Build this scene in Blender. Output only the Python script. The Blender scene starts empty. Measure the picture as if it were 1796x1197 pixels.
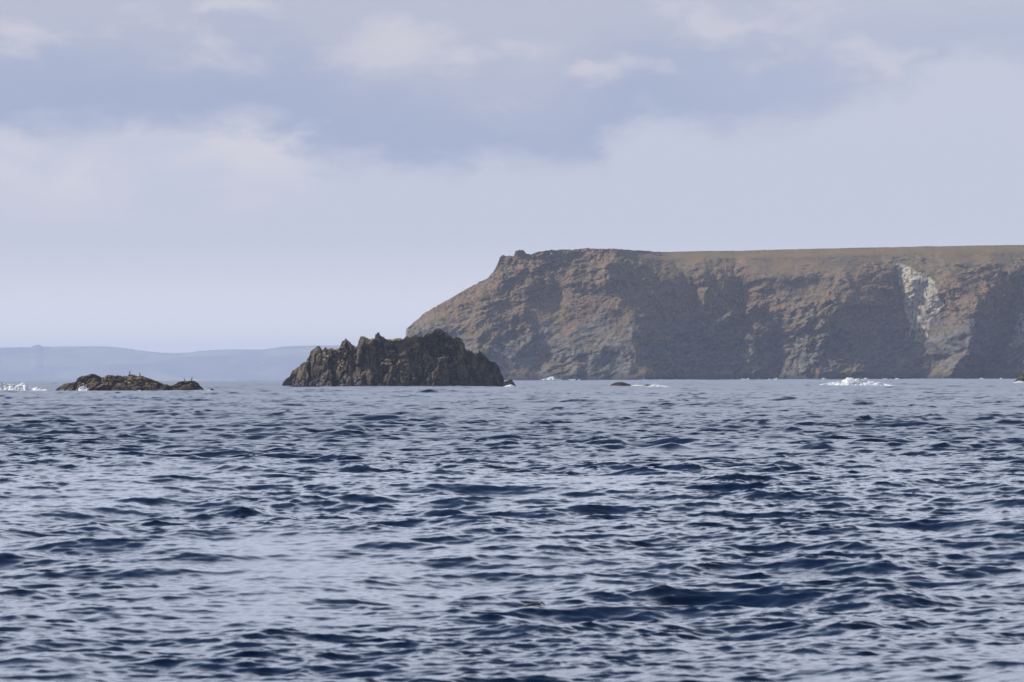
import bpy, math, random
import numpy as np
from mathutils import Matrix, Vector

random.seed(7)
scene = bpy.context.scene
COL = scene.collection
RE = 6.371e6                      # the sea follows the curve of the earth
CAM_H = 2.5
F = 10000.0                       # focal length in pixels of the 1796 px wide photograph
PITCH, ROLL = 0.005965, 0.0031
CAM = np.array([0.0, 0.0, CAM_H])
fwd = np.array([0, math.cos(PITCH), math.sin(PITCH)])
rt0 = np.array([1.0, 0, 0]); up0 = np.array([0, -math.sin(PITCH), math.cos(PITCH)])
RT = rt0 * math.cos(ROLL) - up0 * math.sin(ROLL)
UP = up0 * math.cos(ROLL) + rt0 * math.sin(ROLL)
SUN_AZ, SUN_EL = math.radians(-87), math.radians(41)     # sun from the left


def at(px, py, y):
    """point seen at photo pixel (px, py), at real distance y along the view axis"""
    px = np.asarray(px, float); py = np.asarray(py, float); y = np.asarray(y, float)
    u = ((px - 898) / F)[..., None]; v = ((598.5 - py) / F)[..., None]
    d = fwd + u * RT + v * UP
    return CAM + d * (y / d[..., 1])[..., None]


def sea_z(x, y):
    return -(np.asarray(x) ** 2 + np.asarray(y) ** 2) / (2 * RE)


# ---------------------------------------------------------------- noise
def _hash(ix, iy, iz, seed):
    h = (ix.astype(np.uint32) * np.uint32(374761393) + iy.astype(np.uint32) * np.uint32(668265263)
         + iz.astype(np.uint32) * np.uint32(2147483647) + np.uint32(seed * 144665 + 12345))
    h = (h ^ (h >> np.uint32(13))) * np.uint32(1274126177)
    h = (h ^ (h >> np.uint32(16))) * np.uint32(2246822519)
    return h ^ (h >> np.uint32(15))


def perlin(p, seed=0):
    p = np.asarray(p, float)
    i = np.floor(p).astype(np.int64); f = p - i
    w = f * f * f * (f * (f * 6 - 15) + 10)
    out = 0
    for dx in (0, 1):
        for dy in (0, 1):
            for dz in (0, 1):
                h = _hash(i[..., 0] + dx, i[..., 1] + dy, i[..., 2] + dz, seed)
                gx = (h & np.uint32(1023)).astype(float) / 511.5 - 1
                gy = ((h >> np.uint32(10)) & np.uint32(1023)).astype(float) / 511.5 - 1
                gz = ((h >> np.uint32(20)) & np.uint32(1023)).astype(float) / 511.5 - 1
                g = gx * (f[..., 0] - dx) + gy * (f[..., 1] - dy) + gz * (f[..., 2] - dz)
                ww = ((w[..., 0] if dx else 1 - w[..., 0]) * (w[..., 1] if dy else 1 - w[..., 1])
                      * (w[..., 2] if dz else 1 - w[..., 2]))
                out = out + ww * g
    return out


def fbm(p, octv=4, gain=0.5, seed=0, ridged=False):
    a, s, tot = 1.0, 0, 0
    p = np.asarray(p, float)
    for k in range(octv):
        n = perlin(p, seed + k)
        s = s + a * ((0.5 - 2 * np.abs(n)) if ridged else n)
        a *= gain; p = p * 2.03 + 17.1
    return s


def cells(p, seed=0):
    """voronoi: distance to nearest and second nearest point, and a random value of the nearest cell"""
    p = np.asarray(p, float); i = np.floor(p).astype(np.int64)
    f1 = np.full(p.shape[:-1], 9.0); f2 = f1.copy(); val = np.zeros_like(f1)
    for dx in (-1, 0, 1):
        for dy in (-1, 0, 1):
            for dz in (-1, 0, 1):
                c = (i[..., 0] + dx, i[..., 1] + dy, i[..., 2] + dz)
                h = _hash(*c, seed); h2 = _hash(*c, seed + 91)
                q = np.stack([c[0] + (h & np.uint32(1023)) / 1023.0, c[1] + ((h >> np.uint32(10)) & np.uint32(1023)) / 1023.0,
                              c[2] + ((h >> np.uint32(20)) & np.uint32(1023)) / 1023.0], -1)
                d = np.sqrt(((q - p) ** 2).sum(-1))
                near = d < f1
                f2 = np.where(near, f1, np.minimum(f2, d))
                val = np.where(near, (h2 & np.uint32(4095)) / 4095.0, val)
                f1 = np.where(near, d, f1)
    return f1, f2, val


def smooth(a, b, x):
    t = np.clip((x - a) / (b - a), 0, 1)
    return t * t * (3 - 2 * t)


# ---------------------------------------------------------------- mesh helpers
def mesh_obj(name, verts, quads, mat, parent=None, smooth_shade=False):
    verts = np.ascontiguousarray(verts, np.float32).reshape(-1, 3)
    quads = np.ascontiguousarray(quads, np.int32)
    me = bpy.data.meshes.new(name)
    me.vertices.add(len(verts)); me.vertices.foreach_set('co', verts.ravel())
    n = len(quads); k = quads.shape[1]
    me.loops.add(n * k); me.loops.foreach_set('vertex_index', quads.ravel())
    me.polygons.add(n)
    me.polygons.foreach_set('loop_start', np.arange(0, n * k, k, dtype=np.int32))
    me.polygons.foreach_set('use_smooth', np.full(n, smooth_shade, dtype=bool))
    me.update(calc_edges=True)
    me.materials.append(mat)
    o = bpy.data.objects.new(name, me); COL.objects.link(o)
    if parent:
        o.parent = parent
    return o


def tri_obj(name, verts, faces, mat, parent=None, smooth_shade=False):
    me = bpy.data.meshes.new(name)
    me.from_pydata([tuple(v) for v in verts], [], faces)
    me.update()
    if smooth_shade:
        me.polygons.foreach_set('use_smooth', np.full(len(me.polygons), True))
    me.materials.append(mat)
    o = bpy.data.objects.new(name, me); COL.objects.link(o)
    if parent:
        o.parent = parent
    return o


def grid_quads(nr, nc):
    r, c = np.meshgrid(np.arange(nr - 1), np.arange(nc - 1), indexing='ij')
    a = (r * nc + c).ravel()
    return np.stack([a, a + 1, a + nc + 1, a + nc], 1)


def sub_mesh(verts, quads):
    """only the vertices that these quads use"""
    u, inv = np.unique(quads, return_inverse=True)
    return verts.reshape(-1, 3)[u], inv.reshape(quads.shape)


def tag(o, label=None, cat=None, group=None, kind=None):
    if label: o['label'] = label
    if cat: o['category'] = cat
    if group: o['group'] = group
    if kind: o['kind'] = kind
    return o


def empty(name, loc=(0, 0, 0)):
    o = bpy.data.objects.new(name, None); COL.objects.link(o); o.location = loc
    return o


# ---------------------------------------------------------------- node helpers
class NT:
    def __init__(self, tree):
        self.t = tree; self.n = tree.nodes; self.l = tree.links

    def new(self, typ, **kw):
        n = self.n.new(typ)
        for k, v in kw.items():
            setattr(n, k, v)
        return n

    def put(self, sock, v):
        if isinstance(v, bpy.types.NodeSocket):
            self.l.new(v, sock)
        elif isinstance(v, (tuple, list)) and sock.type == 'RGBA' and len(v) == 3:
            sock.default_value = (*v, 1)
        else:
            sock.default_value = v

    def math(self, op, a, b=None, c=None, clamp=False):
        n = self.new('ShaderNodeMath', operation=op, use_clamp=clamp)
        for i, v in enumerate((a, b, c)):
            if v is not None: self.put(n.inputs[i], v)
        return n.outputs[0]

    def remap(self, x, a, b, c=0.0, d=1.0, smooth=True):
        n = self.new('ShaderNodeMapRange', interpolation_type='SMOOTHSTEP' if smooth else 'LINEAR')
        for i, v in enumerate((x, a, b, c, d)):
            self.put(n.inputs[i], v)
        return n.outputs[0]

    def mix(self, fac, a, b, blend='MIX'):
        n = self.new('ShaderNodeMix', data_type='RGBA', blend_type=blend)
        self.put(n.inputs[0], fac); self.put(n.inputs[6], a); self.put(n.inputs[7], b)
        return n.outputs[2]

    def noise(self, vec, scale, detail=4, rough=0.55, dist=0.0):
        n = self.new('ShaderNodeTexNoise')
        if vec is not None: self.put(n.inputs['Vector'], vec)
        n.inputs['Scale'].default_value = scale; n.inputs['Detail'].default_value = detail
        n.inputs['Roughness'].default_value = rough; n.inputs['Distortion'].default_value = dist
        return n.outputs[0]

    def comb(self, x, y, z):
        n = self.new('ShaderNodeCombineXYZ')
        for i, v in enumerate((x, y, z)): self.put(n.inputs[i], v)
        return n.outputs[0]

    def sep(self, v):
        n = self.new('ShaderNodeSeparateXYZ'); self.put(n.inputs[0], v)
        return n.outputs

    def mapv(self, v, scale):
        n = self.new('ShaderNodeMapping'); self.put(n.inputs[0], v); n.inputs['Scale'].default_value = scale
        return n.outputs[0]


def material(name):
    m = bpy.data.materials.new(name); m.use_nodes = True
    nt = NT(m.node_tree)
    return m, nt, nt.n['Principled BSDF']


def rgb(r, g, b):
    """8-bit display colour to linear"""
    f = lambda c: (c / 255 / 12.92) if c <= 10 else ((c / 255 + 0.055) / 1.055) ** 2.4
    return (f(r), f(g), f(b))


# ---------------------------------------------------------------- materials
def mat_water():
    m, t, b = material('sea_water')
    b.inputs['Base Color'].default_value = (0.002, 0.010, 0.034, 1)
    b.inputs['IOR'].default_value = 1.333
    a = t.new('ShaderNodeAttribute', attribute_name='rough')
    t.put(b.inputs['Roughness'], a.outputs['Fac'])
    g = t.new('ShaderNodeNewGeometry').outputs['Position']
    v = t.mapv(g, (1.0, 1.6, 1.0))
    n1 = t.noise(v, 5.5, 7, 0.68, 0.4)
    bu = t.new('ShaderNodeBump'); bu.inputs['Strength'].default_value = 0.22; bu.inputs['Distance'].default_value = 0.02
    t.put(bu.inputs['Height'], n1)
    t.put(b.inputs['Normal'], bu.outputs[0])
    return m


def mat_foam():
    m, t, b = material('sea_foam')
    g = t.new('ShaderNodeNewGeometry').outputs['Position']
    t.put(b.inputs['Base Color'], t.mix(t.noise(g, 1.2, 4), (0.62, 0.66, 0.68), (0.86, 0.87, 0.87)))
    b.inputs['Roughness'].default_value = 0.9
    b.inputs['Subsurface Weight'].default_value = 0.4
    b.inputs['Subsurface Radius'].default_value = (0.5, 0.5, 0.5)
    # white water is torn: gaps open in it, more of them higher up
    h = t.new('ShaderNodeAttribute', attribute_name='height').outputs['Fac']
    n = t.noise(t.mapv(g, (0.8, 0.6, 1.2)), 1.0, 6, 0.6, 0.5)
    th = t.remap(h, 0.0, 1.0, 0.16, 0.44, False)
    t.put(b.inputs['Alpha'], t.remap(t.math('SUBTRACT', n, th), -0.24, 0.26, 0.0, 0.93))
    return m


def mat_cliff():
    m, t, b = material('cliff_rock')
    geo = t.new('ShaderNodeNewGeometry')
    p = geo.outputs['Position']
    nz = t.sep(geo.outputs['Normal'])[2]
    z = t.sep(p)[2]
    px_, py_, pz_ = t.sep(p)
    diag = t.comb(t.math('MULTIPLY_ADD', pz_, 0.4, px_), t.math('MULTIPLY', py_, 0.6), t.math('MULTIPLY', t.math('MULTIPLY_ADD', px_, -0.4, pz_), 2.0))
    n_big = t.noise(diag, 0.045, 4, 0.6, 0.8)
    n_mid = t.noise(diag, 0.16, 5, 0.65, 1.2)
    n_fine = t.noise(p, 0.7, 4, 0.65)
    rock = t.mix(t.remap(n_mid, 0.38, 0.62), (0.042, 0.042, 0.044), (0.142, 0.134, 0.122))
    brown = t.mix(t.remap(n_fine, 0.35, 0.65), (0.062, 0.042, 0.028), (0.215, 0.142, 0.088))
    rust = t.mix(n_fine, (0.15, 0.083, 0.047), (0.24, 0.135, 0.075))
    heath = t.mix(t.remap(n_mid, 0.4, 0.6), (0.085, 0.072, 0.035), (0.14, 0.115, 0.052))
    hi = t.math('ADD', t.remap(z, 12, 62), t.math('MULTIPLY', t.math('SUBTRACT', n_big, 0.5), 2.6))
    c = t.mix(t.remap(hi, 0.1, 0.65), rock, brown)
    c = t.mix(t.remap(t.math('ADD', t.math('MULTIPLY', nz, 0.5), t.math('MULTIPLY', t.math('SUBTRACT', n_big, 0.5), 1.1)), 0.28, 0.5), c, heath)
    n_r = t.noise(diag, 0.075, 5, 0.7, 0.6)
    c = t.mix(t.remap(n_r, 0.565, 0.70), c, rust)
    n_w = t.noise(t.mapv(p, (1, 1, 1.4)), 0.21, 4, 0.7, 1.5)
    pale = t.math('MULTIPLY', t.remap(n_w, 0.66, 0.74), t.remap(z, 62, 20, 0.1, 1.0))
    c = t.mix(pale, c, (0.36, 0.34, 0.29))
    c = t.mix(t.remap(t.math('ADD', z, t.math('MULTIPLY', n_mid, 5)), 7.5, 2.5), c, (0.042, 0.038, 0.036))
    t.put(b.inputs['Base Color'], c)
    b.inputs['Roughness'].default_value = 0.95
    b.inputs['Specular IOR Level'].default_value = 0.15
    return m


def mat_turf():
    m, t, b = material('cliff_turf')
    p = t.new('ShaderNodeNewGeometry').outputs['Position']
    v = t.mapv(p, (1, 0.35, 2.2))
    n = t.noise(v, 0.06, 5, 0.65, 0.7); n2 = t.noise(v, 0.33, 4, 0.65)
    nz = t.sep(t.new('ShaderNodeNewGeometry').outputs['Normal'])[2]
    c = t.mix(t.remap(n2, 0.35, 0.65), (0.075, 0.06, 0.038), (0.16, 0.125, 0.078))
    c = t.mix(t.remap(n, 0.5, 0.68), c, (0.145, 0.108, 0.072))
    c = t.mix(t.remap(n, 0.46, 0.34), c, (0.085, 0.065, 0.056))
    top = t.mix(t.remap(n, 0.42, 0.62), (0.125, 0.095, 0.042), (0.16, 0.105, 0.05))
    c = t.mix(t.remap(t.math('ADD', nz, t.math('MULTIPLY', t.math('SUBTRACT', n, 0.5), 0.4)), 0.86, 0.97), c, top)
    t.put(b.inputs['Base Color'], c)
    b.inputs['Roughness'].default_value = 1.0
    b.inputs['Specular IOR Level'].default_value = 0.05
    return m


def mat_scar():
    m, t, b = material('pale_scar_rock')
    p = t.new('ShaderNodeNewGeometry').outputs['Position']
    n = t.noise(t.mapv(p, (1, 1, 0.55)), 0.3, 4, 0.65, 0.6); n2 = t.noise(p, 0.9, 3, 0.6)
    c = t.mix(t.remap(n, 0.38, 0.58), (0.25, 0.215, 0.165), (0.39, 0.355, 0.28))
    n3 = t.noise(t.mapv(p, (1, 1, 0.3)), 0.55, 4, 0.65, 0.3)
    c = t.mix(t.remap(n3, 0.49, 0.62), c, (0.15, 0.115, 0.085))
    c = t.mix(t.remap(n2, 0.58, 0.75), c, (0.52, 0.49, 0.42))
    t.put(b.inputs['Base Color'], c)
    b.inputs['Roughness'].default_value = 0.9
    b.inputs['Specular IOR Level'].default_value = 0.2
    return m


def mat_stack(name, dark, mid, lichen, tide, tide_z):
    m, t, b = material(name)
    geo = t.new('ShaderNodeNewGeometry')
    p = geo.outputs['Position']
    z = t.sep(p)[2]; nz = t.sep(geo.outputs['Normal'])[2]
    v = t.mapv(p, (1, 1, 0.35))
    n1 = t.noise(v, 0.7, 5, 0.65, 0.5); n2 = t.noise(p, 2.6, 4, 0.65); n3 = t.noise(v, 0.28, 4, 0.6)
    c = t.mix(t.remap(n1, 0.38, 0.64), dark, mid)
    up = t.math('ADD', t.math('MULTIPLY', nz, 0.55), t.math('ADD', t.math('MULTIPLY', t.math('SUBTRACT', n2, 0.5), 0.9), t.math('MULTIPLY', t.math('SUBTRACT', n3, 0.5), 1.2)))
    hz = t.remap(z, tide_z, tide_z * 3.0)
    c = t.mix(t.math('MULTIPLY', t.remap(up, 0.22, 0.5), hz), c, lichen)
    tz = t.math('ADD', z, t.math('MULTIPLY', t.math('SUBTRACT', n1, 0.5), tide_z * 1.2))
    c = t.mix(t.remap(tz, tide_z * 1.15, tide_z * 0.8), c, tide)
    t.put(b.inputs['Base Color'], c)
    t.put(b.inputs['Roughness'], t.remap(tz, tide_z * 0.5, tide_z * 1.3, 0.55, 0.92))
    b.inputs['Specular IOR Level'].default_value = 0.25
    bu = t.new('ShaderNodeBump'); bu.inputs['Strength'].default_value = 0.6; bu.inputs['Distance'].default_value = 0.15
    t.put(bu.inputs['Height'], n2); t.put(b.inputs['Normal'], bu.outputs[0])
    return m


def mat_hills():
    m, t, b = material('far_fields')
    p = t.new('ShaderNodeNewGeometry').outputs['Position']
    vo = t.new('ShaderNodeTexVoronoi'); vo.inputs['Scale'].default_value = 1.0
    t.put(vo.inputs['Vector'], t.mapv(p, (0.006, 0.0015, 0.03)))
    n = t.noise(p, 0.004, 4)
    c = t.mix(t.sep(vo.outputs['Color'])[0], (0.04, 0.05, 0.03), (0.22, 0.2, 0.12))
    c = t.mix(t.remap(n, 0.45, 0.6), c, (0.045, 0.05, 0.035))
    t.put(b.inputs['Base Color'], c)
    b.inputs['Roughness'].default_value = 1.0
    return m


def mat_flat(name, c, rough=0.7, scale=8.0):
    m, t, b = material(name)
    p = t.new('ShaderNodeTexCoord').outputs['Object']
    t.put(b.inputs['Base Color'], t.mix(t.noise(p, scale, 3), tuple(x * 0.75 for x in c), tuple(min(1, x * 1.25) for x in c)))
    b.inputs['Roughness'].default_value = rough
    return m


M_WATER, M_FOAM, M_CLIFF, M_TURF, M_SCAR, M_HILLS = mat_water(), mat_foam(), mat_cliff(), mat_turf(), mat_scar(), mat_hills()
M_STACK = mat_stack('stack_rock', (0.016, 0.0155, 0.016), (0.13, 0.098, 0.068), (0.24, 0.18, 0.085), (0.04, 0.034, 0.03), 2.2)
M_REEF = mat_stack('reef_rock', (0.016, 0.015, 0.014), (0.09, 0.066, 0.045), (0.13, 0.1, 0.055), (0.075, 0.06, 0.035), 0.45)
M_BIRD = mat_flat('dark_plumage', (0.02, 0.02, 0.022))
M_BEAK = mat_flat('beak_horn', (0.2, 0.17, 0.1))
M_WALL = mat_flat('white_render', (0.8, 0.8, 0.78), 0.9, 0.3)
M_ROOF = mat_flat('slate', (0.15, 0.15, 0.17), 0.8, 0.5)
M_WEED = mat_flat('kelp', (0.03, 0.018, 0.012), 0.35)


# ---------------------------------------------------------------- sea
def tile(L, n, lmin, lmax, wind, alpha, kp, s, rot, seed, chop):
    """one square of a wind-sea spectrum: height and horizontal displacement"""
    rng = np.random.default_rng(seed)
    k1 = np.fft.fftfreq(n, L / n) * 2 * np.pi
    KX, KY = np.meshgrid(k1, k1, indexing='ij')
    K = np.hypot(KX, KY); K[0, 0] = 1
    th = np.arctan2(KY, KX) - (wind - rot)
    D = np.cos(th / 2) ** 2
    D = D ** s
    D /= (np.cos(np.linspace(-np.pi, np.pi, 721) / 2) ** (2 * s)).mean() * 2 * np.pi
    S = alpha / 2 * K ** -3 * np.exp(-1.25 * (kp / K) ** 2) * (1 + 1.6 * np.exp(-((K - kp * 1.15) / (0.4 * kp)) ** 2))
    kmin, kmax = 2 * np.pi / lmax, 2 * np.pi / lmin
    S = S * ((K >= kmin) & (K < kmax)); S[0, 0] = 0
    dk = 2 * np.pi / L
    amp = np.sqrt(S / K * D * dk * dk)
    h = amp * (rng.normal(size=K.shape) + 1j * rng.normal(size=K.shape)) * n * n
    z = np.fft.ifft2(h).real
    dx = np.fft.ifft2(-1j * h * KX / K).real * -chop
    dy = np.fft.ifft2(-1j * h * KY / K).real * -chop
    sx = np.fft.ifft2(1j * h * KX).real; sy = np.fft.ifft2(1j * h * KY).real
    mss = (sx ** 2 + sy ** 2).mean()
    c, si = math.cos(rot), math.sin(rot)
    return dict(L=L, n=n, rot=rot, f=np.stack([c * dx - si * dy, si * dx + c * dy, z], -1).astype(np.float32), mss=mss, std=z.std())


def sample(T, x, y):
    c, s = math.cos(T['rot']), math.sin(T['rot'])
    u = (c * x + s * y) / T['L'] * T['n']; v = (-s * x + c * y) / T['L'] * T['n']
    i = np.floor(u).astype(np.int64); j = np.floor(v).astype(np.int64)
    a = (u - i)[..., None].astype(np.float32); b = (v - j)[..., None].astype(np.float32)
    n = T['n']; i0, j0, i1, j1 = i % n, j % n, (i + 1) % n, (j + 1) % n
    f = T['f']
    return (f[i0, j0] * (1 - a) * (1 - b) + f[i1, j0] * a * (1 - b) + f[i0, j1] * (1 - a) * b + f[i1, j1] * a * b)


WIND = math.radians(-68)          # waves run towards the camera and a little to the right
KP = 2 * math.pi / 3.6
LEAN = 1.25
T_A = tile(163.0, 768, 1.8, 60, WIND, s=3, rot=0.31, seed=3, chop=1.25, alpha=0.0165, kp=KP)
T_B = tile(41.0, 768, 0.4, 1.8, WIND + 0.2, s=3, rot=-0.5, seed=5, chop=1.15, alpha=0.016, kp=KP)
T_C = tile(7.7, 384, 0.07, 0.40, WIND - 0.1, s=3, rot=0.9, seed=8, chop=0.9, alpha=0.027, kp=KP)
T_S = tile(900.0, 256, 25, 120, math.radians(-80), 0.004, 2 * math.pi / 45, 8, 0.0, 21, 0.8)
0 and print('sea std', T_A['std'], T_B['std'], T_C['std'], T_S['std'], 'mss', T_A['mss'], T_B['mss'], T_C['mss'])


def build_sea():
    step = 0.00095
    ys = [-80, -40, -15, 0, 8, 14, 20, 25, 30, 34, 37, 39]
    while ys[-1] < 7000:
        ys.append(ys[-1] * (1 + step))
    ys += [7600, 8500, 10000, 12500, 16000, 20000, 24800]
    ys = np.array(ys)
    nd, no = 860, 46
    t = np.concatenate([-1 - np.arange(no, 0, -1.0), np.linspace(-1, 1, nd), 1 + np.arange(1, no + 1.0)])   # inner columns fine, outer ones widening
    Y, Tn = np.meshgrid(ys, t, indexing='ij')
    Yp = np.maximum(Y, 0)
    k_ = np.clip(np.abs(Tn) - 1, 0, None)
    X = np.sign(Tn) * (np.minimum(np.abs(Tn), 1) * (0.1 * Yp + 8) + np.where(k_ > 0, 0.25 * (420 / 0.25) ** (k_ / no), 0) + 0.1 * Yp * (k_ / no))
    dist = np.hypot(X, Y)
    P = np.stack([X, Y, sea_z(X, Y)], -1).astype(np.float32)
    lostA = smooth(2500, 6000, dist); lostB = smooth(500, 1300, dist); lostC = smooth(110, 280, dist)
    side = smooth(14, 30, k_)
    near = smooth(33, 39, Y)
    gust = np.clip(0.88 + 1.35 * fbm(np.stack([X / 8, Y / 17, X * 0], -1), 2, seed=40), 0.3, 1.9)       # patches of rougher water
    breeze = 1 + 0.38 * np.exp(-((Y - 225) / 85) ** 2) - 0.12 * np.exp(-((Y - 85) / 45) ** 2)      # a cat's-paw of wind further out
    gust = gust * breeze
    fine_gust = breeze * 0.95 + 0.8 * fbm(np.stack([X / 7, Y / 22, X * 0 + 3], -1), 2, seed=44)
    for T, lost, g in ((T_S, lostA, 1.0), (T_A, np.maximum(lostA, smooth(30, 44, k_)), gust), (T_B, np.maximum(lostB, side), np.clip(fine_gust, 0.25, 1.8)), (T_C, np.maximum(lostC, side), np.clip(fine_gust, 0.25, 1.8))):
        w = ((1 - lost) * g * near).astype(np.float32)
        rows = np.where(w.max(axis=1) > 1e-3)[0]
        r0, r1 = rows[0], rows[-1] + 1
        dv = sample(T, X[r0:r1], Y[r0:r1]) * w[r0:r1, :, None]
        if T is not T_S:                                  # wind leans the crests forward
            dv[..., 0] += LEAN * math.cos(WIND) * dv[..., 2]; dv[..., 1] += LEAN * math.sin(WIND) * dv[..., 2]
        P[r0:r1] += dv
    mss = lostB * T_B['mss'] * 0.12 + lostA * T_A['mss'] * 0.5 + lostC * T_C['mss'] * 0.10 + 0.0001
    rough = np.sqrt(np.sqrt(2 * mss))
    o = mesh_obj('sea', P, grid_quads(len(ys), len(t)), M_WATER, smooth_shade=True)
    at_ = o.data.attributes.new('rough', 'FLOAT', 'POINT')
    at_.data.foreach_set('value', np.clip(rough, 0.03, 0.6).astype(np.float32).ravel())
    tag(o, 'choppy dark blue sea with light reflections', 'sea', kind='structure')


build_sea()


# ---------------------------------------------------------------- headland
def headland():
    sky = np.array([(712, 585), (713, 577), (745, 549), (768, 536), (800, 518), (822, 505), (842, 495), (856, 488), (866, 476), (873, 463),
                    (877, 452), (882, 447), (889, 448.5), (896, 450.5), (901, 449), (904, 440), (911, 438.5), (918, 439), (923, 445), (932, 447), (940, 442.5),
                    (965, 439), (1000, 438), (1030, 436), (1060, 437), (1080, 436.5), (1105, 439), (1130, 440), (1160, 442.5), (1200, 441.5), (1236, 440.5),
                    (1290, 440.5), (1350, 438.5), (1440, 436.5), (1500, 435), (1600, 433.2), (1624, 432), (1640, 432.5), (1720, 430.8), (1796, 430),
                    (1950, 428), (2150, 427), (2600, 424), (2850, 432), (2960, 470), (3020, 560), (3060, 640)], float)
    # ridges and gullies of the face: (photo row, column, depth in metres) down each line
    lines = [
        [(440, 700, 95), (600, 700, 95), (668, 700, 95)],
        [(440, 770, 70), (560, 780, 66), (668, 790, 48)],
        [(440, 905, 34), (560, 890, 40), (600, 860, 40), (668, 850, 26)],
        [(440, 1000, 22), (560, 985, 26), (600, 960, 34), (668, 945, 30)],
        [(440, 1078, 4), (480, 1083, 0), (520, 1092, 0), (560, 1098, -3), (600, 1103, -6), (640, 1120, -10), (668, 1130, -12)],
        [(440, 1166, 26), (480, 1200, 44), (505, 1220, 52), (560, 1228, 48), (668, 1200, 30)],
        [(440, 1245, 14), (500, 1237, 36), (540, 1242, 46), (600, 1246, 48), (668, 1240, 44)],
        [(440, 1285, 38), (480, 1292, 50), (540, 1310, 60), (580, 1312, 60), (620, 1294, 60), (668, 1285, 60)],
        [(440, 1325, 32), (560, 1330, 52), (590, 1321, 50), (620, 1318, 46), (668, 1322, 44)],
        [(440, 1364, 27), (560, 1364, 40), (600, 1364, 58), (640, 1365, 60), (668, 1368, 56)],
        [(440, 1490, 14), (470, 1486, 18), (510, 1487, 14), (536, 1482, 10), (550, 1452, 14), (590, 1441, 14), (668, 1436, 6)],
        [(440, 1566, 22), (465, 1569, 36), (520, 1580, 34), (560, 1589, 34), (600, 1600, 36), (640, 1612, 38), (668, 1590, 38)],
        [(440, 1640, 10), (480, 1668, 0), (520, 1712, -4), (545, 1722, -8), (580, 1704, -14), (620, 1686, -8), (668, 1660, -4)],
        [(440, 1800, 34), (490, 1796, 36), (520, 1772, 36), (560, 1756, 36), (600, 1770, 34), (630, 1742, 36), (668, 1729, 38)],
        [(440, 1850, 20), (560, 1850, -10), (668, 1850, -20)],
        [(440, 1930, 50), (668, 1940, 50)],
        [(440, 2050, 10), (668, 2060, 0)],
        [(440, 2160, 50), (668, 2160, 60)],
        [(440, 2300, 0), (668, 2320, -20)],
        [(440, 2420, 40), (668, 2400, 50)],
        [(440, 2640, -10), (668, 2660, -40)],
        [(440, 2800, 40), (668, 2790, 40)],
        [(440, 3070, 90), (668, 3070, 90)],
    ]
    px = np.concatenate([np.arange(712, 1840, 1.0), np.arange(1840, 3056, 3.0)])
    nf = 420
    q = np.concatenate([np.linspace(0, 0.1, 34)[:-1], np.linspace(0.1, 1, nf - 33)])
    PX, Q = np.meshgrid(px, q, indexing='ij')
    base = 667.0 + (898 - PX) * 0.0033 + 1.2
    top = np.interp(PX, sky[:, 0], sky[:, 1])
    jag = fbm(np.stack([px / 9, px * 0, px * 0], -1), 3, seed=5) * 3.0 * np.interp(px, [712, 730, 1100, 1180, 1500], [0.4, 1, 0.6, 0.14, 0.14])
    top = top - jag[:, None]
    PY = base + (top - base) * Q
    # warp the lines so that no ridge is ruled straight
    wx = fbm(np.stack([PX / 60, PY / 40, PX * 0], -1), 3, seed=9) * 22
    xw = PX + wx * smooth(712, 760, PX)
    xs = [np.interp(PY, [a[0] for a in ln], [a[1] for a in ln]) for ln in lines]
    gs = [np.interp(PY, [a[0] for a in ln], [a[2] for a in ln]) for ln in lines]
    rel = np.full(PX.shape, float(lines[0][0][2]))
    for k in range(len(lines) - 1):
        tt = np.clip((xw - xs[k]) / np.maximum(xs[k + 1] - xs[k], 1), 0, 1)
        rel = np.where(xw >= xs[k], gs[k] + (gs[k + 1] - gs[k]) * tt, rel)
    rel = rel * 0.8
    H = (668 - top) * 0.35
    Z = H * Q
    brow = smooth(1090, 1190, PX)
    lean = Z * (0.42 + 0.2 * fbm(np.stack([PX / 130, Z / 30, PX * 0], -1), 2, seed=31)) + brow * (34 * smooth(0.78, 1.0, Q) ** 1.3 + 55 * smooth(0.93, 1.0, Q) ** 1.5) + (1 - brow) * 8 * smooth(0.8, 1, Q)
    Yd = 3500 + rel + lean
    # broken rock: ledges, clefts and blocks, fading out on the grassy brow
    X0 = (PX - 898) * 0.35
    pn = np.stack([X0 + 0.35 * Z, Yd, Z - 0.3 * X0], -1)
    thr = np.interp(px, [712, 1090, 1120, 1165, 1180, 1235, 1255, 1310, 1340, 1380, 1440, 1480, 1570, 1590, 1660, 1720, 1800, 2140],
                    [1.3, 1.1, 0.99, 0.93, 0.80, 0.78, 0.93, 0.88, 0.72, 0.58, 0.6, 0.86, 0.93, 0.93, 0.84, 0.84, 0.88, 0.85])[:, None]
    turfy = smooth(-0.06, 0.06, Q - thr + 0.16 * fbm(pn / 24, 4, 0.6, seed=60))
    scar_zone = smooth(1566, 1580, PX) * smooth(1655, 1640, PX) * smooth(0.2, 0.3, Q)
    amp = (0.4 + 1.0 * smooth(-0.3, 0.3, fbm(pn / 48, 3, seed=120))) * (1 - 0.65 * turfy) * (1 - 0.45 * scar_zone)
    gully = fbm(pn * [1 / 48, 1 / 40, 1 / 15], 5, 0.55, seed=70, ridged=True) * 4.5 + fbm(pn * [1 / 30, 1 / 50, 1 / 55], 4, 0.5, seed=71, ridged=True) * 8.0
    c1, c2, cv = cells(pn * [1 / 11, 1 / 14, 1 / 8] + 0.35 * fbm(pn / 9, 2, seed=77)[..., None], 12)
    blocks = (cv - 0.5) * 1.5 - 0.8 * smooth(0.14, 0.0, c2 - c1)
    d1, d2, dv = cells(pn * [1 / 4.2, 1 / 5, 1 / 3.1] + 3.3, 15)
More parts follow.
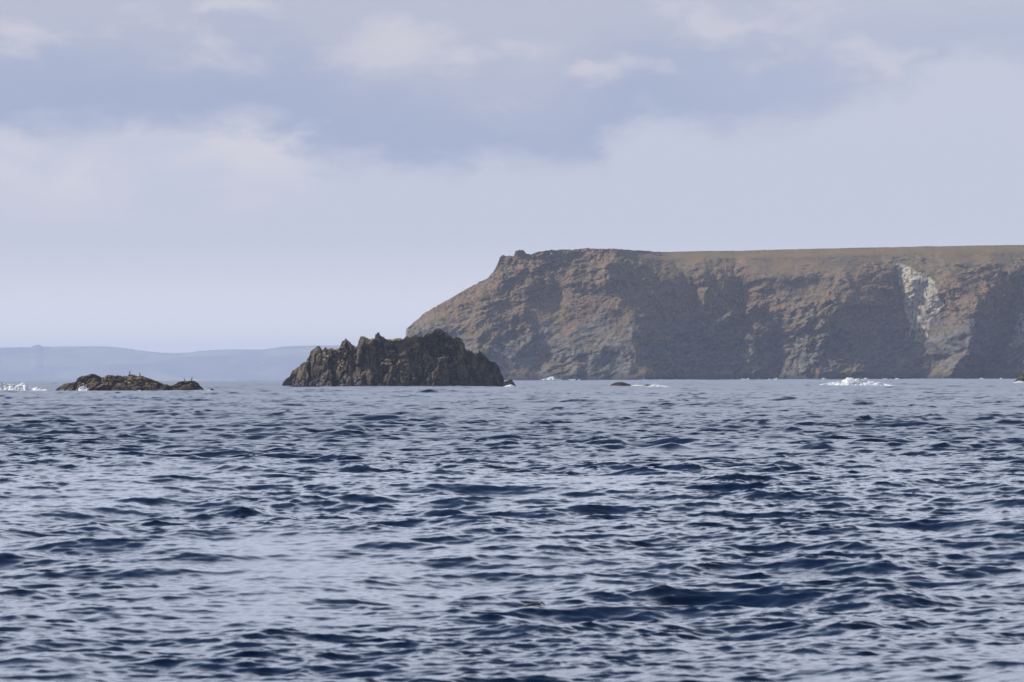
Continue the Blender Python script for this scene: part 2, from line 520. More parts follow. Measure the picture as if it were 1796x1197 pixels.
    small = (dv - 0.5) * 0.6 - 0.3 * smooth(0.15, 0.0, d2 - d1)
    grit = fbm(pn / 3.2, 4, 0.65, seed=90) * 0.9 + fbm(pn * [1 / 11, 1 / 12, 1 / 6], 4, 0.6, seed=92) * 2.6
    edge = smooth(712, 716, PX)
    Yd = Yd - (gully + blocks + small + grit) * amp * edge
    P = at(PX, PY, Yd)
    P[..., 2] += (fbm(pn / 7, 3, 0.6, seed=95) * 1.2) * amp * smooth(0.02, 0.1, Q) * (1 - 0.7 * smooth(0.93, 1, Q))
    P[:, 0, 2] = -6; P[:, 1, 2] = np.minimum(P[:, 1, 2], -2)
    # the plateau runs back from the brow and the far side drops to the sea
    thick = np.interp(px, [712, 730, 800, 900, 1000, 1200, 2140], [2, 10, 40, 90, 160, 330, 420])
    back = []
    for fr, dz in ((0.08, 0.2), (0.2, 0.4), (0.4, 0.2), (0.65, -1.0), (0.85, -4.0), (0.95, -0.35), (1.02, -0.8), (1.06, -9)):
        b = P[:, -1].copy()
        yy = b[:, 1] + thick * fr
        b[:, 0] = b[:, 0] * yy / b[:, 1]; b[:, 1] = yy
        if dz == -9: b[:, 2] = -6
        elif fr > 0.9: b[:, 2] = b[:, 2] * (1 + dz)
        else: b[:, 2] += dz * np.minimum(1, thick / 200) + fbm(np.stack([b[:, 0] / 30, b[:, 1] / 30, px * 0], -1), 2, seed=3) * 0.4
        back.append(b)
    V = np.concatenate([P, np.stack(back, 1)], 1)
    nc, nr = V.shape[:2]
    quads = grid_quads(nc, nr)[:, ::-1]
    ci, ri = np.meshgrid(np.arange(nc - 1), np.arange(nr - 1), indexing='ij')
    ci, ri = ci.ravel(), ri.ravel()
    rr = np.minimum(ri, nf - 1)
    qpx, qpy = PX[ci, rr], PY[ci, rr]
    n_t = turfy[ci, rr]
    is_turf = ((n_t > 0.45) & (ri < nf)) | ((ri >= nf - 1) & (ri < nf + 4))
    # pale rockfall scars
    jx = fbm(np.stack([qpx / 7, qpy / 9, qpx * 0], -1), 3, seed=101) * 7
    jn = fbm(np.stack([qpx / 6, qpy / 20, qpx * 0 + 5], -1), 3, 0.6, seed=103)

    def inside(poly, x, y):
        r = np.zeros(x.shape, bool); j = len(poly) - 1
        for i in range(len(poly)):
            (xi, yi), (xj, yj) = poly[i], poly[j]
            hit = ((yi > y) != (yj > y)) & (x < (xj - xi) * (y - yi) / ((yj - yi) or 1e-9) + xi)
            r ^= hit; j = i
        return r
    polys = [[(1571, 460), (1590, 466), (1604, 476), (1622, 482), (1638, 492), (1645, 506), (1642, 520), (1656, 534), (1646, 548), (1636, 560), (1628, 566),
              (1626, 590), (1618, 600), (1606, 600), (1600, 572), (1590, 558), (1586, 540), (1584, 520), (1577, 498)],
             [(1788, 552), (1840, 540), (1840, 596), (1798, 600), (1782, 612), (1770, 606)], [(1598, 566), (1604, 570), (1590, 600), (1585, 596)],
             [(858, 549), (874, 543), (878, 546), (858, 556)], [(1618, 632), (1628, 630), (1624, 648), (1616, 646)]]
    is_scar = np.zeros(len(quads), bool)
    for p_ in polys:
        is_scar |= inside(p_, qpx + jx, qpy + jx * 0.5)
    is_scar &= (jn > -0.26) & ~is_turf & (ri < nf)
    root = tag(empty('headland', (P[300, 0, 0], P[300, 0, 1], 0)), 'long brown flat-topped cliff headland with shadowed gullies', 'headland', kind='structure')
    shift = np.array(root.location)
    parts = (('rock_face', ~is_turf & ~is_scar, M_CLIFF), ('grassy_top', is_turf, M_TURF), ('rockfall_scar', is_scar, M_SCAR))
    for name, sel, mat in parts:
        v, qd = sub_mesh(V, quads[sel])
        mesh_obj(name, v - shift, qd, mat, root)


headland()


# ---------------------------------------------------------------- sea rocks
def rock(name, skyline, D, tf, tb, mat, seed, columnar=1.0, amp=1.0, cell=(2.2, 1.2), step=0.6, rows=150, base_z=-1.5, slope=0.8, jag=1.0, plan=None):
    """a free-standing rock with the given skyline (photo pixels), front and back depth (m)"""
    sk = np.array(skyline, float)
    px = np.arange(sk[0, 0], sk[-1, 0] + step * 0.5, step)
    pyt = np.interp(px, sk[:, 0], sk[:, 1])
    topw = at(px, pyt, D)
    lens = np.clip(np.sin(np.pi * np.clip((px - px[0]) / (px[-1] - px[0]), 0, 1)), 0, 1) ** 0.55
    lens = 0.06 + 0.94 * lens
    q = np.linspace(0, 1, rows)
    s = np.concatenate([-(1 - q), np.linspace(0.02, 0.12, 5), 0.12 + 0.88 * q[1:rows // 2 * 2:2]])      # -1 front foot, 0 crest, 1 back foot
    S, PXg = np.meshgrid(s, px, indexing='xy')
    tz = topw[:, 2][:, None] + 0 * S
    hq = np.where(S < 0, 1 - np.abs(S) ** 1.0, 1 - np.clip(S - 0.12, 0, 1) / 0.88)
    Z = base_z + (tz - base_z) * hq
    off = np.where(S < 0, -np.abs(S) ** slope * tf, S * tb) * lens[:, None]
    Y = D + off
    if plan:
        Y = Y - np.interp(px, [a[0] for a in plan], [a[1] for a in plan])[:, None]
    X = (topw[:, 0] / topw[:, 1])[:, None] * Y
    p = np.stack([X, Y, Z], -1)
    w = fbm(p / 3.0, 3, seed=seed + 3)[..., None] * np.array([1.3, 1.3, 0.7])
    vz = 1.0 - 0.58 * columnar
    pc = (p + w) * np.array([1, 1, vz])
    c1, c2, cv = cells(pc / cell[0], seed + 11)
    e1, e2, ev = cells(pc / cell[1] + 7.7, seed + 17)
    f1, f2, fv = cells((p + w * 0.5) / (cell[1] * 0.45) + 3.1, seed + 19)
    n = ((cv - 0.5) * 1.7 * cell[0] * 0.55 - 0.8 * smooth(0.22, 0, c2 - c1) + (ev - 0.5) * 1.1 * cell[1] * 0.6 - 0.4 * smooth(0.2, 0, e2 - e1)
         + (fv - 0.5) * 0.45 * cell[1] * 0.5 + fbm(p / 1.1, 3, 0.6, seed=seed + 23) * 0.35)
    n = n * amp * lens[:, None] ** 0.5
    front = np.where(S < 0, 1.0, -1.0)
    crest = np.exp(-(S / 0.12) ** 2)
    ystr = 1 - crest
    Y2 = Y - front * n * ystr
    Z2 = Z + (n * 0.35 * (0.25 + crest * jag) + ((ev - 0.5) * 0.26 + (fv - 0.5) * 0.26) * cell[1] * columnar * crest * lens[:, None]) * smooth(0.05, 0.3, hq)
    X2 = X + fbm(p / 1.7, 3, 0.6, seed=seed + 29) * 0.5 * amp * lens[:, None]
    V = np.stack([X2, Y2, Z2], -1)
    nc, nr = V.shape[:2]
    o_loc = np.array([V[..., 0].mean(), D, sea_z(0, D)])
    quads = grid_quads(nc, nr)[:, ::-1]
    # close the two ends
    o = mesh_obj(name, V - o_loc, quads, mat)
    o.location = o_loc
    return o, V


stack_sky = [(492, 681), (498, 668), (505, 661), (509, 659), (511.5, 651), (524, 643), (538, 636), (546, 616), (556, 610), (562, 610.5), (564, 617), (571, 611.5), (583, 610),
             (594, 610), (599, 603), (606, 596), (613, 600), (624, 609), (627, 606), (630, 596), (638, 593), (644, 597), (652, 594), (658, 591.5), (666, 590), (671.6, 593),
             (676, 596), (690, 595), (705, 594), (713, 590), (725, 590.5), (738, 588.5), (748, 585), (755, 583.5), (760, 578), (766, 575.5), (775, 578), (783, 583), (791, 586), (794, 594),
             (801, 595), (808, 597), (815, 604), (816, 613), (827, 615), (833, 621), (836, 617.5), (841, 616), (850, 623), (858, 632), (862, 633.5), (869, 634), (875, 642),
             (878, 651), (883, 662), (887, 681)]
stack, _ = rock('sea_stack', stack_sky, 1230, 2.2, 9.0, M_STACK, 200, plan=[(492, -13), (545, -6), (610, 1.5), (650, 4.5), (700, 5.0), (780, 3.5), (840, 0), (887, -6)], columnar=1.05, amp=0.85, cell=(4.4, 1.9), step=0.5, rows=260, slope=1.5, base_z=-1.5, jag=0.55)
tag(stack, 'tall jagged dark rock stack with pinnacles rising from the sea before the headland', 'sea stack')

foot, _ = rock('skerry', [(880, 682), (884, 670), (890, 668), (896, 664.5), (899, 668), (903, 674), (906, 682)], 1212, 1.6, 1.6, M_STACK, 260, columnar=0.2, amp=0.35, cell=(0.9, 0.5), step=0.3, rows=60, base_z=-0.8)
tag(foot, 'small dark rock at the foot of the tall jagged stack', 'rock')

reef_sky = [(93, 689), (98, 684), (105, 679), (111, 674.5), (120, 672.5), (131, 671.5), (135, 667), (142, 663), (150, 659), (159, 656), (167, 656.5), (172, 659), (177, 661.5), (184, 663), (188, 659), (195, 657.5),
            (206, 658.5), (217, 661), (228, 661.5), (238, 662), (245, 663), (256, 663.5), (267, 665), (275, 668), (281, 670), (287, 674), (292, 675.5), (298, 677), (303, 676), (309, 673), (315, 670),
            (322, 668), (331, 667.5), (337, 666.5), (342, 669.5), (349, 675), (354, 680), (359, 684), (362, 690)]
reef, reefV = rock('reef', reef_sky, 940, 5.5, 5.5, M_REEF, 300, columnar=0.1, amp=0.85, cell=(2.7, 1.2), step=0.35, rows=130, slope=1.4, base_z=-0.9, jag=0.7)
tag(reef, 'low brown reef with two humps, well left of the tall stack', 'reef')

nub, _ = rock('skerry', [(366, 688), (368, 683.5), (371, 681), (374, 682.5), (378, 688)], 935, 0.5, 0.5, M_REEF, 340, columnar=0.1, amp=0.15, cell=(0.5, 0.3), step=0.25, rows=40, base_z=-0.4)
tag(nub, 'tiny brown rock in white water just past the low reef', 'rock')

r1, _ = rock('skerry', [(1067, 681), (1070, 676), (1077, 671.8), (1084, 670.5), (1090, 670), (1096, 671.5), (1101, 673.5), (1106, 675), (1111, 681)], 1190, 1.6, 1.8, M_REEF, 360, columnar=0.1, amp=0.25, cell=(0.9, 0.45), step=0.25, rows=60, base_z=-0.8)
tag(r1, 'small low dark rock with a trail of foam, in front of the shadowed cliff', 'rock')
r2, _ = rock('skerry', [(1126, 680), (1130, 675.5), (1136, 674.3), (1141, 675.2), (1146, 680)], 1190, 0.7, 0.7, M_REEF, 380, columnar=0.1, amp=0.15, cell=(0.6, 0.3), step=0.25, rows=40, base_z=-0.6)
tag(r2, 'barely showing rock awash in the foam trail', 'rock')
r3, _ = rock('skerry', [(1776, 674), (1781, 667), (1787, 661), (1791, 657), (1798, 656), (1806, 659), (1814, 664), (1824, 675)], 1500, 2.4, 2.4, M_REEF, 400, columnar=0.2, amp=0.4, cell=(1.2, 0.6), step=0.3, rows=70, base_z=-0.8)
tag(r3, 'brown rock cut off by the photo edge, below the end of the cliff', 'rock')


# ---------------------------------------------------------------- breaking waves and foam
def surf(name, skyline, D, depth, seed, label, drops=60, spread=0.7, kind=None, lump=0.45):
    """a heap of white water with thrown drops: one mesh"""
    sk = np.array(skyline, float)
    px = np.arange(sk[0, 0], sk[-1, 0], 0.35)
    pyt = np.interp(px, sk[:, 0], sk[:, 1])
    tp = at(px, pyt, D)
    tp[:, 2] = np.maximum(tp[:, 2], sea_z(0, D) - 0.33)
    s = np.linspace(-1, 1, 44)
    S, PXg = np.meshgrid(s, px, indexing='xy')
    zb = sea_z(0, D) - 0.35
    ends = np.clip(np.minimum(px - px[0], px[-1] - px) / 6, 0.05, 1)
    Z = zb + (tp[:, 2][:, None] - zb) * (1 - np.abs(S) ** 1.6)
    Y = D + S * depth * ends[:, None]
    X = (tp[:, 0] / tp[:, 1])[:, None] * Y
    p = np.stack([X, Y, Z], -1)
    n = fbm(p / 1.4, 4, 0.58, seed=seed)
    k1, k2, kv = cells(p / (0.8 * lump + 0.2), seed + 2)
    n2 = n * 0.9 + (0.5 - k1) * 0.5 * lump
    hgt = np.clip(tp[:, 2][:, None] - zb, 0, 3)
    Z = Z + n2 * 0.30 * lump * np.minimum(1, hgt)
    Y = Y - n2 * 0.5 * depth * 0.5
    X = X + fbm(p / 0.9 + 9, 3, seed=seed + 5) * 0.4 * lump
    # ragged thin ends: sink whatever is low
    Z = Z - smooth(0.0, -0.45, n) * (0.05 if kind else 0.14)
    V = np.stack([X, Y, Z], -1)
    vs = V.reshape(-1, 3); qs = grid_quads(V.shape[0], V.shape[1])[:, ::-1]
    rng = np.random.default_rng(seed)
    oc = np.array([(1, 0, 0), (-1, 0, 0), (0, 1, 0), (0, -1, 0), (0, 0, 1), (0, 0, -1)], float)
    of = np.array([(0, 2, 4, 4), (2, 1, 4, 4), (1, 3, 4, 4), (3, 0, 4, 4), (2, 0, 5, 5), (1, 2, 5, 5), (3, 1, 5, 5), (0, 3, 5, 5)])
    faces = [tuple(f) for f in qs]; extra = []
    wgt = np.clip(tp[:, 2] - zb - 0.3, 0.02, None) ** 1.5; wgt /= wgt.sum()
    for _ in range(drops):
        i = rng.choice(len(px), p=wgt)
        hh = max(0.15, tp[i, 2] - zb)
        c = np.array([tp[i, 0] + rng.normal() * 0.5 * spread, D + rng.normal() * depth * 0.5, zb + hh * rng.uniform(0.5, 1.0 + 0.35 * spread)])
        r = rng.uniform(0.02, 0.09)
        b0 = len(vs) + 6 * len(extra)
        extra.append(c + oc * r * np.array([1.2, 1, 0.9]))
        faces += [(b0 + f[0], b0 + f[1], b0 + f[2]) for f in of]
    allv = np.concatenate([vs] + extra) if extra else vs
    loc = np.array([float(tp[:, 0].mean()), D, float(sea_z(0, D))])
    o = tri_obj(name, allv - loc, faces, M_FOAM, smooth_shade=True)
    o.location = loc
    hv = np.zeros(len(allv), np.float32)
    hv[:len(vs)] = np.clip(np.tile((1 - np.abs(s) ** 1.6)[None, :], (len(px), 1)) * np.clip(hgt / 1.2, 0, 1), 0, 1).ravel()
    o.data.attributes.new('height', 'FLOAT', 'POINT').data.foreach_set('value', hv)
    tag(o, label, 'foam' if kind else 'breaking wave', kind=kind)
    return o


surf('breaking_wave', [(1408, 681), (1424, 677), (1440, 674.2), (1458, 671), (1474, 669), (1480, 666), (1486, 662.5), (1494, 661.8), (1499, 665), (1506, 663.8), (1513, 666), (1519, 668.5),
                       (1534, 670.5), (1546, 672.5), (1558, 674.8), (1574, 677), (1588, 679), (1600, 682)], 1150, 2.0, 500, 'white breaking wave in open water before the pale cliff scar', drops=40)
surf('breaking_wave', [(-80, 684), (-50, 673), (-30, 670), (-12, 671), (0, 669.5), (4, 672), (12, 674.5), (22, 673.5), (30, 675.5), (36, 671.5), (43, 671), (48, 676), (58, 681), (66, 680), (80, 682), (98, 690)], 950, 2.0, 520,
     'white breaking wave rolling towards the low reef', drops=40)
surf('breaking_wave', [(950, 668.5), (955, 665.5), (962, 662.5), (968, 660.5), (972, 662), (976, 665.5), (984, 666.5), (992, 668.5)], 3430, 5, 540, 'spray bursting against the base of the sunlit cliff', drops=60, lump=1.2)
surf('breaking_wave', [(134, 690), (138, 684), (142, 677), (147, 676.5), (152, 680.5), (155, 685), (160, 690)], 932.5, 0.7, 560, 'white splash bursting on the face of the low reef', drops=40)
surf('foam', [(214, 690), (221, 687), (228, 686), (236, 687), (242, 685.3), (247, 684.5), (250, 690)], 933.5, 0.6, 580, 'thin foam line along the foot of the low reef', drops=8, kind='stuff', lump=0.25)
surf('foam', [(338, 690), (345, 685.5), (356, 684.8), (366, 683.6), (371, 684.6), (380, 686), (392, 688.5)], 932, 0.7, 590, 'foam round the tiny rock past the low reef', drops=10, kind='stuff', lump=0.25)
surf('foam', [(1098, 680.5), (1107, 676.8), (1116, 674.6), (1123, 675.6), (1133, 677.6), (1140, 677.2), (1148, 674.2), (1158, 675.4), (1170, 678), (1190, 681)], 1186, 1.0, 600, 'trail of white foam beside the small low rock', drops=16, kind='stuff', lump=0.3)
surf('foam', [(878, 682), (884, 678), (890, 676), (896, 674.8), (901, 676.5), (908, 681)], 1208.5, 0.8, 610, 'foam breaking on the small rock at the stack foot', drops=24, kind='stuff', lump=0.4)
surf('foam', [(500, 684), (520, 684), (530, 679.6), (540, 680.2), (552, 683), (590, 684), (634, 683), (640, 679.2), (647, 678.0), (654, 679.4), (664, 683), (690, 684), (700, 680), (712, 679.6), (722, 683), (770, 684), (779, 680), (788, 679.4), (800, 683), (838, 684), (850, 679.6), (866, 679.2), (880, 682)],
     1220.5, 0.6, 620, 'broken line of foam along the foot of the tall stack', drops=10, kind='stuff', lump=0.25)
wash = []
for k_, q_ in enumerate(np.arange(890, 1770, 2.0)):
    nz_ = float(fbm(np.array([[q_ / 13.0, 0.3, 7.7]]), 4, 0.7, seed=140)[0])
    wash.append((q_, 667.4 + (898 - q_) * 0.0033 - max(0.0, nz_ - 0.25) * 6.0 + (3 if nz_ < 0.25 else 0)))
surf('foam', wash,
     3425, 4, 640, 'scraps of white wash along the foot of the headland', drops=10, kind='stuff', lump=0.8)
surf('foam', [(1770, 676), (1779, 671), (1786, 668), (1794, 669.5), (1802, 672), (1812, 677)], 1495, 1.0, 630, 'foam at the foot of the rock below the cliff end', drops=20, kind='stuff', lump=0.4)


# ---------------------------------------------------------------- birds on the reef
def bird_mesh():
    """upright dark seabird: body, neck and head as one lofted surface, beak and feet apart"""
    spine = [(-0.16, 0.02, 0.015, 0.03), (-0.12, 0.08, 0.035, 0.05), (-0.06, 0.17, 0.075, 0.09), (0.0, 0.28, 0.095, 0.105), (0.05, 0.38, 0.085, 0.09), (0.075, 0.46, 0.05, 0.055),
             (0.07, 0.53, 0.032, 0.034), (0.055, 0.60, 0.028, 0.03), (0.06, 0.655, 0.032, 0.034), (0.085, 0.69, 0.036, 0.034), (0.115, 0.695, 0.026, 0.022), (0.135, 0.69, 0.012, 0.012)]
    n = 12; v = []; f = []
    pts = [Vector((a, 0, b)) for a, b, _, _ in spine]
    for i, (a, b, ry, rn) in enumerate(spine):
        d = (pts[min(i + 1, len(pts) - 1)] - pts[max(i - 1, 0)]).normalized()
        nn = Vector((-d.z, 0, d.x))
        for k in range(n):
            an = 2 * math.pi * k / n
            v.append(pts[i] + Vector((0, 1, 0)) * ry * math.cos(an) + nn * rn * math.sin(an))
    for i in range(len(spine) - 1):
        for k in range(n):
            f.append((i * n + k, i * n + (k + 1) % n, (i + 1) * n + (k + 1) % n, (i + 1) * n + k))
    f.append(tuple(range(n - 1, -1, -1))); f.append(tuple((len(spine) - 1) * n + k for k in range(n)))
    bk = [Vector((0.13, 0.01, 0.697)), Vector((0.13, -0.01, 0.697)), Vector((0.13, 0, 0.68)), Vector((0.215, 0, 0.678))]
    bf = [(0, 1, 2), (0, 3, 1), (1, 3, 2), (2, 3, 0)]
    return v, f, bk, bf


bv, bf_, bk, bkf = bird_mesh()


def bird(px, rz, label, scale=1.0):
    i = np.argmin(np.abs(reefV[..., 0] / reefV[..., 1] - (px - 898) / F) - reefV[..., 2] * 1e-3)
    col = np.abs(reefV[..., 0] / reefV[..., 1] - (px - 898) / F)
    col = np.where(col < 1.5 / F, reefV[..., 2], -9)
    p = reefV.reshape(-1, 3)[np.argmax(col)]
    o = tri_obj('bird', bv, bf_, M_BIRD, smooth_shade=True)
    o.location = (float(p[0]), float(p[1]), float(p[2]) - 0.02); o.rotation_euler = (0, 0, rz); o.scale = (scale,) * 3
    tri_obj('beak', bk, bkf, M_BEAK, o)
    tag(o, label, 'bird', 'birds perched on the low reef')


bird(228, 0.4, 'dark upright bird near the middle of the long reef hump', 0.95)
bird(245, 2.6, 'dark upright bird at the right end of the long reef hump', 0.85)
bird(335, 0.2, 'dark upright bird at the very top of the small reef hump', 0.9)
bird(322, 2.9, 'smaller dark bird on the left shoulder of the small reef hump', 0.8)


# floating scrap of kelp in the near water
def kelp():
    D = 64.5
    c = at(941, 1066, D)
    v, f = [], []
    rng = random.Random(4)
    for (ax, az, L, w) in ((-0.02, 0.015, 0.16, 0.02), (0.05, 0.03, 0.1, 0.018), (-0.09, 0.0, 0.12, 0.018)):
        n = 9
        b = len(v)
        for i in range(n):
            t = i / (n - 1)
            r = w * (math.sin(math.pi * min(0.97, max(0.03, t))) ** 0.6) + 0.002
            cx, cy, cz = ax + L * (t - 0.5), 0.02 * math.sin(3 * t + ax * 30), az * math.sin(math.pi * t) + 0.012
            for k in range(6):
                a = k * math.pi / 3
                v.append((cx, cy + r * math.cos(a) * 1.4, cz + r * math.sin(a) * 0.7))
        for i in range(n - 1):
            for k in range(6):
                f.append((b + i * 6 + k, b + i * 6 + (k + 1) % 6, b + (i + 1) * 6 + (k + 1) % 6, b + (i + 1) * 6 + k))
    o = tri_obj('seaweed', v, f, M_WEED, smooth_shade=True)
    # float it on the water surface found under it
    dg = bpy.context.evaluated_depsgraph_get(); dg.update()
    hit, loc, *_ = scene.ray_cast(dg, Vector((c[0], c[1], 5)), Vector((0, 0, -1)))
    o.location = loc if hit else Vector(c)
    tag(o, 'small dark brown scrap of seaweed afloat on the near water', 'seaweed')


kelp()


# ---------------------------------------------------------------- distant hills
def hills():
    sk = np.array([(-700, 640), (-500, 622), (-300, 612), (-120, 609), (0, 610), (54, 609.3), (59, 606.8), (63, 605.2), (66, 604.6), (70, 605.6), (76, 608.6), (139, 607.8), (167, 607.5), (195, 608.5), (220, 611), (237, 614), (258, 616.5),
                   (278, 618.5), (306, 619.8), (334, 618.5), (350, 616), (362, 615), (404, 613), (431, 613.5), (460, 613.5), (480, 610.5), (498, 608), (530, 606.8), (600, 606), (680, 607), (760, 611), (900, 622), (1050, 640)], float)
    D = 25000.0
    px = np.arange(sk[0, 0], sk[-1, 0], 2.0)
    pyt = np.interp(px, sk[:, 0], sk[:, 1]) - fbm(np.stack([px / 14, px * 0, px * 0], -1), 3, seed=2) * 0.9
    top = at(px, pyt, D)
    s = np.concatenate([np.linspace(-1, 0, 60), np.linspace(0.1, 1, 8)])
    S = np.meshgrid(s, px, indexing='xy')[0]
    Y = D + S * np.where(S < 0, 700, 900)
    hq = np.where(S < 0, (1 - np.abs(S) ** 1.6), 1 - S ** 1.5)
    Z = -58 + (top[:, 2][:, None] + 58) * hq
    X = (top[:, 0] / D)[:, None] * Y
    Z = Z + fbm(np.stack([X / 420, Y / 420, X * 0], -1), 4, seed=12) * 16 * (1 - hq) * np.minimum(1, hq * 3)
    V = np.stack([X, Y, Z], -1)
    o = mesh_obj('distant_hills', V, grid_quads(*V.shape[:2])[:, ::-1], M_HILLS, smooth_shade=True)
    tag(o, 'far low hills, blue with haze, along the horizon', 'hills', kind='structure')
    # one white house on the hillside
    c = at(460.5, 638.5, D)
    j = np.argmin(np.abs(px - 460)); i = np.argmin(np.abs(V[j, :60, 2] - c[2]))
    h = empty('house', tuple(float(a) for a in V[j, i] + [0, -6, -1]))
    w, d, z = 9, 7, 6.5
    v = [(-w, -d, 0), (w, -d, 0), (w, d, 0), (-w, d, 0), (-w, -d, z), (w, -d, z), (w, d, z), (-w, d, z), (-w, 0, z + 4), (w, 0, z + 4)]
    tri_obj('wall', v, [(0, 1, 5, 4), (1, 2, 6, 9, 5), (2, 3, 7, 6), (3, 0, 4, 8, 7)], M_WALL, h)
    e = 0.6
    rv = [(-w - e, -d - e, z - .3), (w + e, -d - e, z - .3), (w + e, 0, z + 4.3), (-w - e, 0, z + 4.3), (w + e, d + e, z - .3), (-w - e, d + e, z - .3)]
    tri_obj('roof', rv, [(0, 1, 2, 3), (3, 2, 4, 5)], M_ROOF, h)
    tag(h, 'tiny white house on the far hillside', 'house')


hills()


# ---------------------------------------------------------------- haze
def haze():
    x, y0, y1, z0, z1 = 6500, -300, 27500, -64, 150
    v = [(a, b, c) for c in (z0, z1) for b in (y0, y1) for a in (-x, x)]
    f = [(0, 2, 3, 1), (4, 5, 7, 6), (0, 1, 5, 4), (2, 6, 7, 3), (0, 4, 6, 2), (1, 3, 7, 5)]
    m = bpy.data.materials.new('sea_air'); m.use_nodes = True
    t = NT(m.node_tree)
    t.n.remove(t.n['Principled BSDF'])
    pv = t.new('ShaderNodeVolumePrincipled')
    pv.inputs['Color'].default_value = (0.65, 0.755, 1.0, 1)
    pv.inputs['Density'].default_value = HAZE
    pv.inputs['Anisotropy'].default_value = 0.0
    t.l.new(pv.outputs[0], t.n['Material Output'].inputs['Volume'])
    o = tri_obj('haze', v, f, m)
    tag(o, 'thin blue sea haze over the whole bay', 'haze', kind='stuff')


HAZE = 5.8e-5
haze()


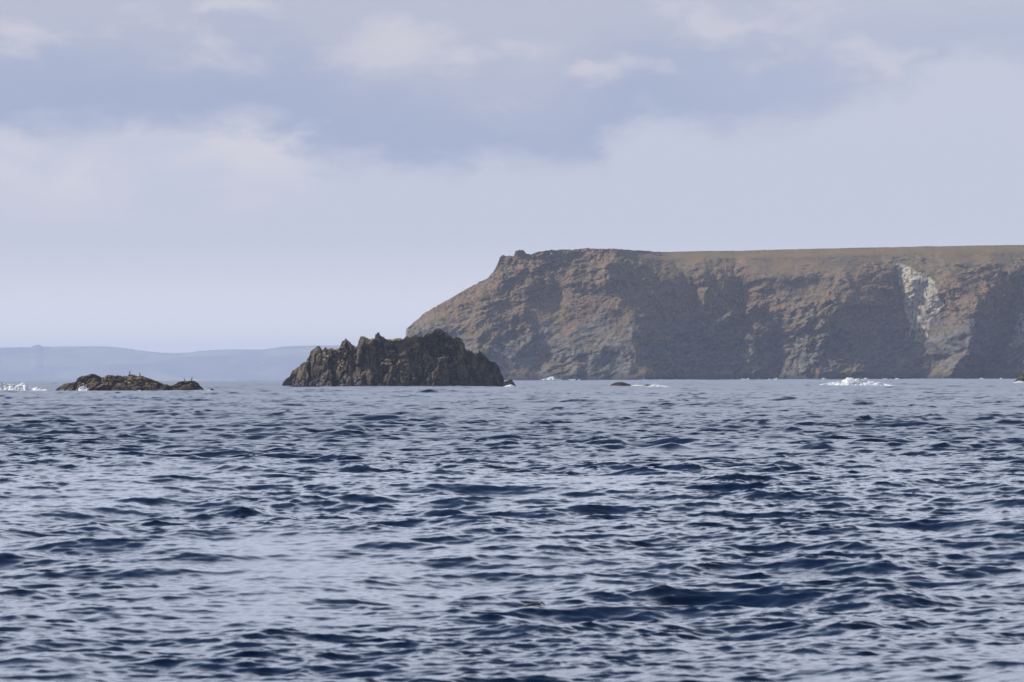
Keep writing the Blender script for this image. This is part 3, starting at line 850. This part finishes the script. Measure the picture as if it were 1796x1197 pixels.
# ---------------------------------------------------------------- sky
def world():
    w = bpy.data.worlds.new('World'); scene.world = w; w.use_nodes = True
    t = NT(w.node_tree); t.n.clear()
    out = t.new('ShaderNodeOutputWorld'); bg = t.new('ShaderNodeBackground')
    t.l.new(bg.outputs[0], out.inputs[0])
    sky = t.new('ShaderNodeTexSky', sky_type='NISHITA', sun_disc=False)
    sky.sun_elevation = SUN_EL; sky.sun_rotation = SUN_AZ % (2 * math.pi)
    sky.air_density = 1.0; sky.dust_density = 1.6; sky.ozone_density = 1.5
    STR = 0.11
    g = t.new('ShaderNodeTexCoord').outputs['Generated']
    x, y, z = t.sep(g)
    el = t.math('MULTIPLY', t.math('ARCSINE', z), F / 1000)              # in thousands of photo pixels above eye level
    az = t.math('MULTIPLY', t.math('ARCTAN2', x, y), F / 1000)
    blue = t.mix(1.0, sky.outputs[0], (STR, STR, STR), 'MULTIPLY')
    # broken cloud over the upper sky
    zz = t.math('MAXIMUM', t.math('ADD', z, 0.08), 0.03)
    up = t.comb(t.math('DIVIDE', x, zz), t.math('DIVIDE', y, zz), 0.0)
    hn = t.noise(up, 0.9, 6, 0.6, 0.4)
    hn2 = t.noise(up, 2.3, 5, 0.6)
    hcol = t.mix(t.remap(hn2, 0.35, 0.65), (0.10, 0.16, 0.34), (0.24, 0.30, 0.48))
    high = t.mix(t.remap(hn, 0.52, 0.72), blue, hcol)
    # a brighter veil of cloud up to about thirty degrees
    veil = t.mix(t.remap(hn2, 0.35, 0.65), (0.86, 0.99, 1.32), (1.27, 1.33, 1.52))
    high = t.mix(t.remap(el, 4.8, 2.9), high, veil)
    # the banks of cloud low over the horizon
    v1 = t.comb(t.math('MULTIPLY', az, 1.0), t.math('MULTIPLY', el, 2.1), 0.0)
    nA = t.noise(v1, 3.2, 6, 0.55, 0.25)
    nB = t.noise(v1, 7.0, 6, 0.6, 0.3)
    nC = t.noise(v1, 1.6, 4, 0.5, 0.2)
    fc = t.new('ShaderNodeFloatCurve')
    cv = fc.mapping.curves[0]
    pts = [(0.0, 0.45), (0.10, 0.418), (0.20, 0.430), (0.29, 0.430), (0.335, 0.385), (0.40, 0.358), (0.49, 0.352), (0.555, 0.365), (0.61, 0.415), (0.70, 0.43), (0.79, 0.455), (0.85, 0.48), (0.9, 0.53), (1.0, 0.5)]
    cv.points[0].location = pts[0]; cv.points[1].location = pts[-1]
    for p in pts[1:-1]: cv.points.new(*p)
    fc.mapping.update()
    nW = t.noise(v1, 5.0, 4, 0.6)
    azw = t.math('ADD', az, t.math('MULTIPLY', t.math('SUBTRACT', nW, 0.5), 0.42))
    t.put(fc.inputs['Value'], t.remap(azw, -1.0, 1.0, smooth=False))
    warp = t.math('ADD', t.math('MULTIPLY', t.math('SUBTRACT', nA, 0.5), 0.12), t.math('MULTIPLY', t.math('SUBTRACT', nB, 0.5), 0.13))
    d = t.math('ADD', t.math('SUBTRACT', el, fc.outputs[0]), warp)
    low = t.mix(t.remap(el, 0.0, 0.4), rgb(207, 208, 219), rgb(199, 203, 219))
    puff = t.math('MULTIPLY', t.remap(nA, 0.40, 0.62), t.math('MULTIPLY', t.remap(az, -0.30, -0.45), t.math('MULTIPLY', t.remap(el, 0.24, 0.36), t.remap(d, 0.06, -0.02))))
    low = t.mix(puff, low, rgb(215, 213, 221))
    glow = t.remap(el, 0.27, -0.08, 1.0, 1.85)
    low = t.mix(1.0, low, t.comb(glow, t.math('MULTIPLY', t.math('POWER', glow, 0.90), 1.0), t.math('POWER', glow, 0.58)), 'MULTIPLY')
    dark = t.mix(t.remap(t.math('ADD', d, t.math('MULTIPLY', t.math('SUBTRACT', nC, 0.5), 0.25)), 0.02, 0.26), rgb(165, 176, 204), rgb(187, 191, 209))
    cream = t.math('MULTIPLY', t.remap(nA, 0.50, 0.68), t.remap(d, 0.08, 0.18))
    dark = t.mix(t.math('MULTIPLY', cream, 0.8), dark, rgb(212, 209, 219))
    for bx, by, rx, ry in ((-0.198, 0.578, 0.10, 0.05), (0.352, 0.605, 0.10, 0.04), (0.63, 0.545, 0.09, 0.045), (-0.47, 0.645, 0.10, 0.03), (0.19, 0.53, 0.10, 0.028), (-0.84, 0.60, 0.08, 0.04)):
        ux = t.math('DIVIDE', t.math('SUBTRACT', azw, bx), rx); uy = t.math('DIVIDE', t.math('ADD', t.math('SUBTRACT', el, by), t.math('MULTIPLY', t.math('SUBTRACT', nB, 0.5), 0.12)), ry)
        rr = t.math('SQRT', t.math('ADD', t.math('MULTIPLY', ux, ux), t.math('MULTIPLY', uy, uy)))
        dark = t.mix(t.remap(rr, 1.3, 0.1, 0.0, 0.85), dark, rgb(208, 206, 216))
    band = t.mix(t.math('MULTIPLY', t.remap(d, -0.025, 0.06), t.remap(az, 0.1, 0.8, 1.0, 0.55)), low, dark)
    c = t.mix(t.remap(el, 0.70, 1.15), band, high)
    below = t.mix(t.remap(el, -0.02, -0.6), c, (0.05, 0.07, 0.11))
    t.put(bg.inputs[0], below)
    bg.inputs[1].default_value = 1.0


world()

sun = bpy.data.lights.new('sun', 'SUN'); sun.energy = 4.8; sun.angle = math.radians(0.55); sun.color = (1.0, 0.94, 0.85)
so = bpy.data.objects.new('sun', sun); COL.objects.link(so)
S = Vector((math.sin(SUN_AZ) * math.cos(SUN_EL), math.cos(SUN_AZ) * math.cos(SUN_EL), math.sin(SUN_EL)))
so.rotation_euler = S.to_track_quat('Z', 'Y').to_euler()
so.location = (-300, 100, 300)

# ---------------------------------------------------------------- camera
cam = bpy.data.cameras.new('camera'); co = bpy.data.objects.new('camera', cam); COL.objects.link(co)
cam.sensor_width = 36; cam.lens = F / 1796 * 36
cam.clip_start = 0.5; cam.clip_end = 60000
cam.dof.use_dof = True; cam.dof.focus_distance = 190; cam.dof.aperture_fstop = 8.0
m = Matrix(((RT[0], UP[0], -fwd[0], CAM[0]), (RT[1], UP[1], -fwd[1], CAM[1]), (RT[2], UP[2], -fwd[2], CAM[2]), (0, 0, 0, 1)))
co.matrix_world = m
scene.camera = co

scene.view_settings.view_transform = 'Standard'; scene.view_settings.look = 'None'
scene.view_settings.exposure = 0.0; scene.view_settings.gamma = 1.0
scene.render.engine = 'CYCLES'
cy = scene.cycles
cy.max_bounces = 5; cy.diffuse_bounces = 2; cy.glossy_bounces = 3; cy.volume_bounces = 1; cy.transmission_bounces = 2
cy.use_denoising = True
cy.caustics_reflective = False; cy.caustics_refractive = False
